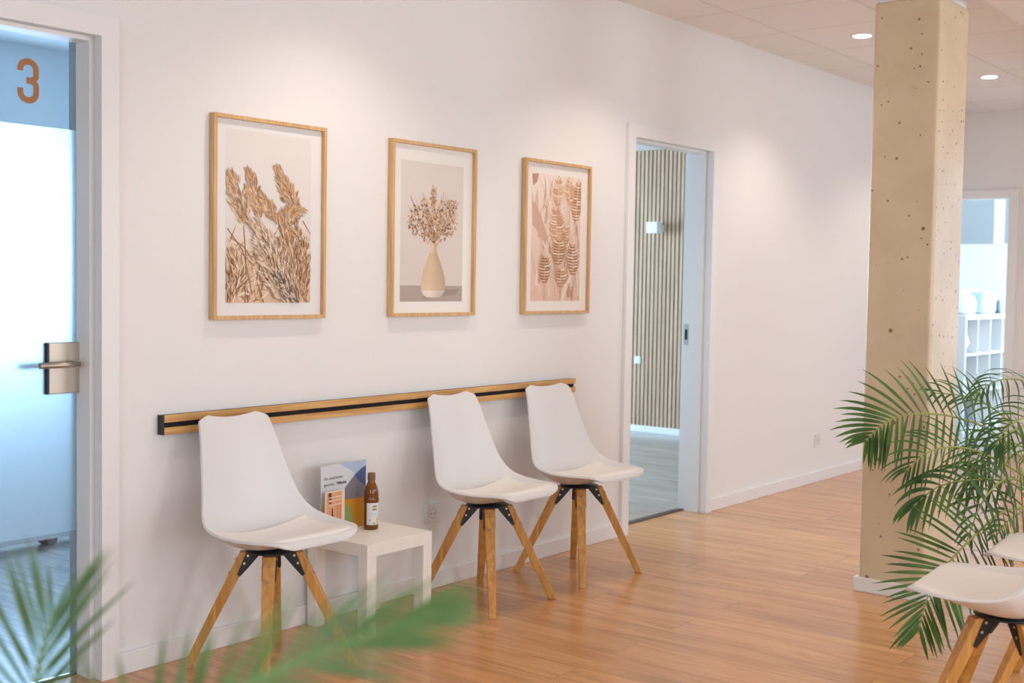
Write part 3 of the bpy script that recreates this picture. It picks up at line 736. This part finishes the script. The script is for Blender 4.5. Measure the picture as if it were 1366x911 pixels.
ch.location = (2.672, -.300, 0); ch.rotation_euler = (0, 0, 0)
for (x, y, a, lab) in ((3.812, -.292, 0, 'white shell chair with oak legs, just right of the small white table'),
                       (4.455, -.295, -5, 'white shell chair with oak legs, nearest the open doorway'),
                       (3.515, -2.43, 184, 'nearest white shell chair cut off by the right edge, facing the wall'),
                       (4.13, -2.45, 186, 'white shell chair at right edge, mostly hidden behind the nearest seat')):
    c = copy_tree(ch); c.location = (x, y, 0); c.rotation_euler = (0, 0, math.radians(a)); c['label'] = lab

# ------------------------------------------------------------------ side table with things
tb = thing('side_table', 'small square white side table between the wall chairs', 'table', (3.079, -.342, 0))
TW, TD, TZ = .345, .318, .349
MB().box((0, 0, TZ-.047), (TW, TD, TZ)).build('tabletop', 'table_white', tb, bevel=.0015)
for x in (0, TW-.048):
    for y in (0, TD-.048):
        MB().box((x+.0005, y+.0005, 0), (x+.0475, y+.0475, TZ-.047)).build('leg', 'table_white', tb, bevel=.001)

# brochure stand
bs = thing('brochure', 'white and blue brochure sheet standing behind the amber bottle on the table', 'brochure', (3.205, -.085, TZ), math.radians(4))
def cm(name, c, rough=.55): return mat(name, srgb(*c), rough)
bm = MB()
BW, BH = .125, .258
def rect(m, x0, z0, x1, z1, y, mi): k = len(m.v); m.v += [(x0, y, z0), (x1, y, z0), (x1, y, z1), (x0, y, z1)]; m.face([k, k+1, k+2, k+3], mi)
bm.box((-BW, 0, 0), (BW, .002, BH), 0)
k = len(bm.v); yy = -.0004
def pl(m, pts, y, mi):
    k = len(m.v); m.v += [(a, y, b) for a, b in pts]; m.face([k+i for i in range(len(pts))], mi)
pl(bm, [(-BW*.2, BH), (BW, BH-.001), (BW, .17), (BW*.45, .20), (.06, .215)], -.0003, 1)
pl(bm, [(BW, .235), (.075, .215), (.035, .185), (-.02, .140), (-.06, .13), (-.06, .09), (BW, .09)], -.0005, 2)
pl(bm, [(BW, .235), (.095, .225), (.06, .20), (BW, .15)], -.0007, 3)
pl(bm, [(-.02, .118), (BW, .112), (BW, 0), (.0, 0)], -.0008, 4)
pl(bm, [(-.05, .06), (.03, .10), (.065, 0), (-.05, 0)], -.0010, 5)
pl(bm, [(-BW, 0), (-BW, .11), (-.05, .12), (-.05, 0)], -.0010, 6)
bm.build('sheet', [cm('bro_white', (214, 216, 222)), cm('bro_sky', (176, 194, 220)), cm('bro_grey', (128, 122, 132)), cm('bro_blue', (70, 92, 142)), cm('bro_amber', (206, 140, 30)), cm('bro_green', (142, 158, 96)), cm('bro_cream', (214, 200, 164))], bs)
def text(s_, size, loc, rot, m, parent, name='lettering', bold=0):
    cu = bpy.data.curves.new(name, 'FONT'); cu.body = s_; cu.size = size; cu.offset = bold; cu.extrude = .0001
    tmp = bpy.data.objects.new(name, cu); C.objects.link(tmp)
    bpy.context.view_layer.update()
    me = bpy.data.meshes.new_from_object(tmp.evaluated_get(bpy.context.evaluated_depsgraph_get()))
    bpy.data.objects.remove(tmp)
    me.materials.clear(); me.materials.append(m)
    o = bpy.data.objects.new(name, me); C.objects.link(o); o.parent = parent; o.location = loc; o.rotation_euler = rot
    return o
ink = cm('ink_grey', (96, 98, 108)); inkd = cm('ink_dark', (60, 62, 76)); inkw = cm('ink_white', (240, 236, 230))
text('Für natürlichen', .0165, (-.108, -.0008, .203), (PI/2, 0, 0), ink, bs)
text('gesunde', .0165, (-.108, -.0008, .180), (PI/2, 0, 0), ink, bs)
text('Wäsche', .0165, (-.040, -.0008, .180), (PI/2, 0, 0), inkd, bs, bold=.0004)
# propped card
cd_ = thing('flyer_card', 'small orange flyer card with a bottle picture leaning on the brochure', 'flyer', (3.130, -.118, TZ), math.radians(3))
fm_ = MB().box((-.052, 0, 0), (.052, .003, .165), 0)
pl(fm_, [(-.045, .0), (.036, .0), (.036, .160), (-.045, .160)], -.0004, 1)
pl(fm_, [(-.036, .143), (-.020, .143), (-.020, .160), (-.036, .160)], -.0008, 2)
for z in (.112, .128, .140): pl(fm_, [(-.034, z), (.034, z), (.034, z+.003), (-.034, z+.003)], -.0008, 3)
for z in (.118, .133): pl(fm_, [(-.034, z), (-.020, z), (-.020, z+.006), (-.034, z+.006)], -.0009, 2)
pl(fm_, [(-.026, .0), (-.004, .0), (-.004, .066), (-.011, .076), (-.012, .10), (-.018, .10), (-.019, .076), (-.026, .066)], -.0009, 2)
pl(fm_, [(-.045, .0), (-.02, .0), (-.018, .05), (-.045, .06)], -.0010, 4)
pl(fm_, [(-.026, .02), (-.004, .02), (-.004, .045), (-.026, .045)], -.0012, 4)
for x in (.010, .024): pl(fm_, [(x, 0), (x+.007, 0), (x+.005, .11), (x, .11)], -.0007, 5)
fm_.build('card', [cm('card_edge', (232, 214, 196)), cm('card_orange', (222, 164, 122)), cm('card_dark', (92, 58, 44)), cm('card_line', (240, 216, 200)), cm('card_green', (130, 150, 106)), cm('card_brown', (196, 128, 76))], cd_)
# amber bottle
bo = thing('amber_bottle', 'amber glass bottle with brown cap and white label on the table', 'bottle', (3.296, -.142, TZ))
MB().lathe([(.0, .0005), (.024, .0), (.027, .003), (.0275, .010), (.0275, .105), (.0290, .110), (.0290, .118), (.0270, .124), (.0275, .130), (.0270, .136), (.0265, .144), (.0235, .160), (.0185, .172), (.0140, .181), (.0125, .186), (.0125, .194)], (0, 0, 0), 40).build('glass_body', 'amber', bo)
MB().lathe([(.0, .003), (.0215, .003), (.0225, .008), (.0225, .150), (.018, .162), (.0, .163)], (0, 0, 0), 32).build('oil', mat('oil', (.02, .006, .001), .2), bo)
MB().lathe([(.0145, .188), (.0148, .190), (.0148, .214), (.0135, .2165)], (0, 0, 0), 32).build('cap', cm('cap_brown', (124, 84, 60), .5), bo)
lb = MB(); n = 30; a0 = math.radians(-90-75-8); a1 = math.radians(-90+75-8)
def arcpatch(m, r, t0, t1, z0, z1, mi, n=12):
    k = len(m.v)
    for i in range(n+1):
        th = t0+(t1-t0)*i/n; m.v += [(r*math.cos(th), r*math.sin(th), z0), (r*math.cos(th), r*math.sin(th), z1)]
    for i in range(n): m.face([k+2*i, k+2*i+2, k+2*i+3, k+2*i+1], mi, True)
arcpatch(lb, .0278, a0, a1, .020, .104, 0, 30)
dg = math.radians; cdir = -128
arcpatch(lb, .0280, dg(cdir+2), dg(cdir+42), .090, .0935, 1); arcpatch(lb, .0280, dg(cdir+2), dg(cdir+42), .0765, .0805, 1)
arcpatch(lb, .0280, dg(cdir+2), dg(cdir+40), .0815, .0890, 2)
arcpatch(lb, .0280, dg(cdir-12), dg(cdir+44), .062, .064, 3); arcpatch(lb, .0280, dg(cdir-16), dg(cdir+44), .055, .0565, 3)
arcpatch(lb, .0280, dg(cdir-20), dg(cdir-14), .036, .041, 1); arcpatch(lb, .0280, dg(cdir+8), dg(cdir+26), .024, .0275, 4)
arcpatch(lb, .0280, dg(cdir+36), dg(cdir+54), .022, .042, 2); arcpatch(lb, .02805, dg(cdir+40), dg(cdir+54), .042, .048, 2)
lb.build('bottle_label', [cm('lab_white', (226, 226, 230)), cm('lab_dark', (52, 56, 60)), cm('lab_yellow', (214, 202, 84)), cm('lab_blue', (168, 190, 214)), cm('lab_brown', (110, 70, 50))], bo)

# ------------------------------------------------------------------ palms
RIGHT_PALM = [
    {'p': [[5.006, -2.166, 0.392], [4.923, -2.127, 0.573], [4.726, -2.026, 0.756], [4.525, -1.928, 0.832], [4.329, -1.84, 0.848], [4.217, -1.783, 0.817], [4.124, -1.751, 0.753]], 'L': 0.245, 'n': 22, 'w': 0.017, 'h': 0.75, 's': 1, 't0': 0.36, 'dr': 0.25, 'a': 62},
    {'p': [[5.067, -2.167, 0.323], [4.834, -2.179, 0.533], [4.542, -2.124, 0.667], [4.3, -2.053, 0.749], [4.119, -1.987, 0.75], [4.012, -1.938, 0.68]], 'L': 0.22, 'n': 18, 'w': 0.01, 'h': 0.7, 's': 2, 't0': 0.35, 'dr': 0.5, 'a': 50},
    {'p': [[4.959, -2.196, 0.286], [4.736, -2.22, 0.495], [4.446, -2.166, 0.621], [4.262, -2.095, 0.648], [4.082, -2.029, 0.636], [3.975, -1.981, 0.568]], 'L': 0.23, 'n': 13, 'w': 0.017, 'h': 0.6, 's': 3, 't0': 0.4, 'dr': 0.7, 'a': 34},
    {'p': [[4.958, -2.198, 0.228], [4.621, -2.237, 0.486], [4.332, -2.19, 0.547], [4.054, -2.166, 0.495], [3.893, -2.131, 0.418], [3.805, -2.108, 0.334], [3.732, -2.104, 0.227]], 'L': 0.25, 'n': 34, 'w': 0.0135, 'h': 0.9, 's': 4, 't0': 0.25, 'dr': 0.08, 'a': 66},
    {'p': [[5.087, -2.187, 0.383], [5.105, -2.185, 0.707], [4.959, -2.147, 0.892], [4.795, -2.096, 0.961], [4.629, -2.048, 0.967], [4.525, -2.001, 0.915]], 'L': 0.16, 'n': 15, 'w': 0.01, 'h': 0.4, 's': 5, 't0': 0.3, 'dr': 0.9, 'a': 55},
    {'p': [[5.182, -2.152, 0.303], [5.16, -2.106, 0.543], [5.039, -2.019, 0.727], [4.925, -1.948, 0.835], [4.853, -1.854, 0.883], [4.721, -1.767, 0.897]], 'L': 0.18, 'n': 14, 'w': 0.01, 'h': 0.6, 's': 6, 't0': 0.3, 'dr': 0.5, 'a': 48},
    {'p': [[5.189, -2.166, 0.243], [5.125, -2.146, 0.492], [5.021, -2.083, 0.646], [4.958, -2.0, 0.703], [4.832, -1.926, 0.649], [4.791, -1.887, 0.503]], 'L': 0.2, 'n': 14, 'w': 0.011, 'h': 0.5, 's': 7, 't0': 0.3, 'dr': 0.6, 'a': 55},
    {'p': [[4.87, -2.247, 0.252], [4.743, -2.233, 0.44], [4.539, -2.205, 0.601], [4.327, -2.175, 0.649], [4.174, -2.15, 0.588], [4.038, -2.148, 0.482]], 'L': 0.2, 'n': 14, 'w': 0.012, 'h': 0.7, 's': 8, 't0': 0.3, 'dr': 0.4, 'a': 52},
    {'p': [[5.094, -2.201, 0.324], [5.005, -2.226, 0.633], [4.85, -2.179, 0.787], [4.624, -2.135, 0.803], [4.451, -2.084, 0.732], [4.364, -2.063, 0.632]], 'L': 0.19, 'n': 14, 'w': 0.011, 'h': 0.5, 's': 9, 't0': 0.3, 'dr': 0.6, 'a': 52},
    {'p': [[4.995, -2.241, 0.287], [4.81, -2.299, 0.662], [4.674, -2.275, 0.838], [4.511, -2.228, 0.873], [4.34, -2.178, 0.83], [4.305, -2.141, 0.752]], 'L': 0.18, 'n': 13, 'w': 0.011, 'h': 0.5, 's': 10, 't0': 0.3, 'dr': 0.7, 'a': 52},
    {'p': [[5.072, -2.183, 0.206], [4.857, -2.217, 0.421], [4.71, -2.187, 0.494], [4.494, -2.157, 0.493], [4.297, -2.154, 0.443]], 'L': 0.2, 'n': 14, 'w': 0.013, 'h': 0.8, 's': 11, 't0': 0.3, 'dr': 0.5, 'a': 50},
]
NEAR_PALM = [
    {'p': [[0.713, -2.225, 0.539], [0.701, -2.229, 0.689], [0.696, -2.229, 0.807], [0.703, -2.232, 0.88], [0.726, -2.224, 0.936]], 'L': 0.145, 'n': 12, 'w': 0.0062, 'h': 1.0, 's': 21, 't0': 0.5, 'dr': 0.05, 'a': 40},
    {'p': [[0.527, -2.542, 0.671], [0.512, -2.62, 0.87], [0.508, -2.704, 0.968], [0.533, -2.78, 1.023], [0.579, -2.835, 1.055], [0.647, -2.871, 1.072]], 'L': 0.085, 'n': 19, 'w': 0.005, 'h': 0.85, 's': 22, 't0': 0.5, 'dr': 0.1, 'a': 58, 'at': 0.88, 'ap': 0.5},
    {'p': [[0.561, -2.433, 0.573], [0.561, -2.497, 0.768], [0.596, -2.533, 0.865], [0.637, -2.582, 0.908], [0.714, -2.598, 0.914]], 'L': 0.11, 'n': 13, 'w': 0.0085, 'h': 0.9, 's': 23, 't0': 0.4, 'dr': 0.04, 'a': 66},
    {'p': [[0.655, -2.236, 0.479], [0.639, -2.204, 0.638], [0.633, -2.186, 0.758], [0.638, -2.186, 0.838]], 'L': 0.12, 'n': 10, 'w': 0.006, 'h': 1.0, 's': 24, 't0': 0.4, 'dr': 0.06, 'a': 40},
]

CAMDIR = Vector((-.77, -.62, .12)).normalized()
def frond(parent, g, leafm):
    r = random.Random(g['s']); pts = catmull(g['p'], 80); m = MB()
    up = (Vector((0, 0, 1))*(1-g['h'])+CAMDIR*g['h']).normalized()
    n = g['n']
    for i in range(n):
        t = g['t0']+(1-g['t0'])*(i+.3)/n
        k = min(int(t*80), 79); p = pts[k]; tan = (pts[min(k+1, 80)]-pts[max(0, k-1)]).normalized()
        side = tan.cross(up).normalized(); nrm = side.cross(tan).normalized()
        q = (i+.5)/n
        Ln = g['L']*(math.sin(PI*(.22+.66*q))**.8)*(1 if q < .9 else .85)
        al = math.radians(g['a']*(1-g.get('at', .62)*q**g.get('ap', 1.6)))
        for sg in (-1, 1):
            L = Ln*r.uniform(.88, 1.08); a_ = al+r.uniform(-.07, .07)
            d = (tan*math.cos(a_)+side*sg*math.sin(a_)+nrm*(.16+r.uniform(-.12, .12))).normalized()
            W_ = g['w']*r.uniform(.85, 1.1); ns = 7; pos = Vector(p); dd = Vector(d); kb = len(m.v)
            for j in range(ns+1):
                s_ = j/ns; wv = W_*.5*max(.06, (math.sin(PI*(s_*.93+.07)))**.75)*(1-.25*s_)
                bn = dd.cross(nrm).normalized(); nn = bn.cross(dd)
                m.v += [tuple(pos-bn*wv+nn*wv*.25), tuple(pos), tuple(pos+bn*wv+nn*wv*.25)]
                pos = pos+dd*(L/ns)
                dd = (dd+Vector((0, 0, -1))*g['dr']*.32*(.4+s_)*r.uniform(.8, 1.2)).normalized()
            for j in range(ns):
                b0 = kb+3*j
                m.face([b0, b0+1, b0+4, b0+3], 0, True); m.face([b0+1, b0+2, b0+5, b0+4], 0, True)
    inv = parent.location
    m.v = [(x-inv.x, y-inv.y, z-inv.z) for x, y, z in m.v]
    o = m.build('frond', leafm, parent)
    st = MB().tube([p-inv for p in pts[::4]], [.0052*(1-.75*i/20)+.0006 for i in range(21)], 8)
    st.build('leaf_stalk', 'stem_near' if leafm == 'leaf_near' else 'stem', o)
def palm(label, loc, data, leafm, canes, potr=.17, poth=.32):
    t = thing('potted_palm', label, 'plant', loc)
    MB().lathe([(potr*.78, 0), (potr*.80, .01), (potr, poth-.02), (potr*1.03, poth), (potr*.94, poth), (potr*.92, poth-.05), (0.0, poth-.05)], (0, 0, 0), 40).build('pot', 'pot', t)
    MB().lathe([(potr*.9, poth-.046), (0.01, poth-.03)], (0, 0, 0), 30).build('soil', 'soil', t)
    for g in data:
        p0 = Vector(g['p'][0])-t.location
        rr = random.Random(g['s']); b = Vector((rr.uniform(-.07, .07), rr.uniform(-.07, .07), poth-.04))
        if p0.z > poth+.05:
            g['p'] = [tuple(b+t.location), tuple(b*.35+p0*.65+t.location+Vector((0, 0, .06)))] + g['p'][1:] if False else [tuple(b+t.location)] + g['p']
            k = len(g['p']); g['t0'] = (1+g['t0']*(k-2))/(k-1)
        frond(t, g, leafm)
    return t
palm('large green palm with arching fronds in front of the concrete pillar', (4.99, -2.30, 0), RIGHT_PALM, 'leaf', 0)
palm('blurred green palm fronds in the lower left foreground', (.66, -2.36, 0), NEAR_PALM, 'leaf_near', 0, .15, .30)
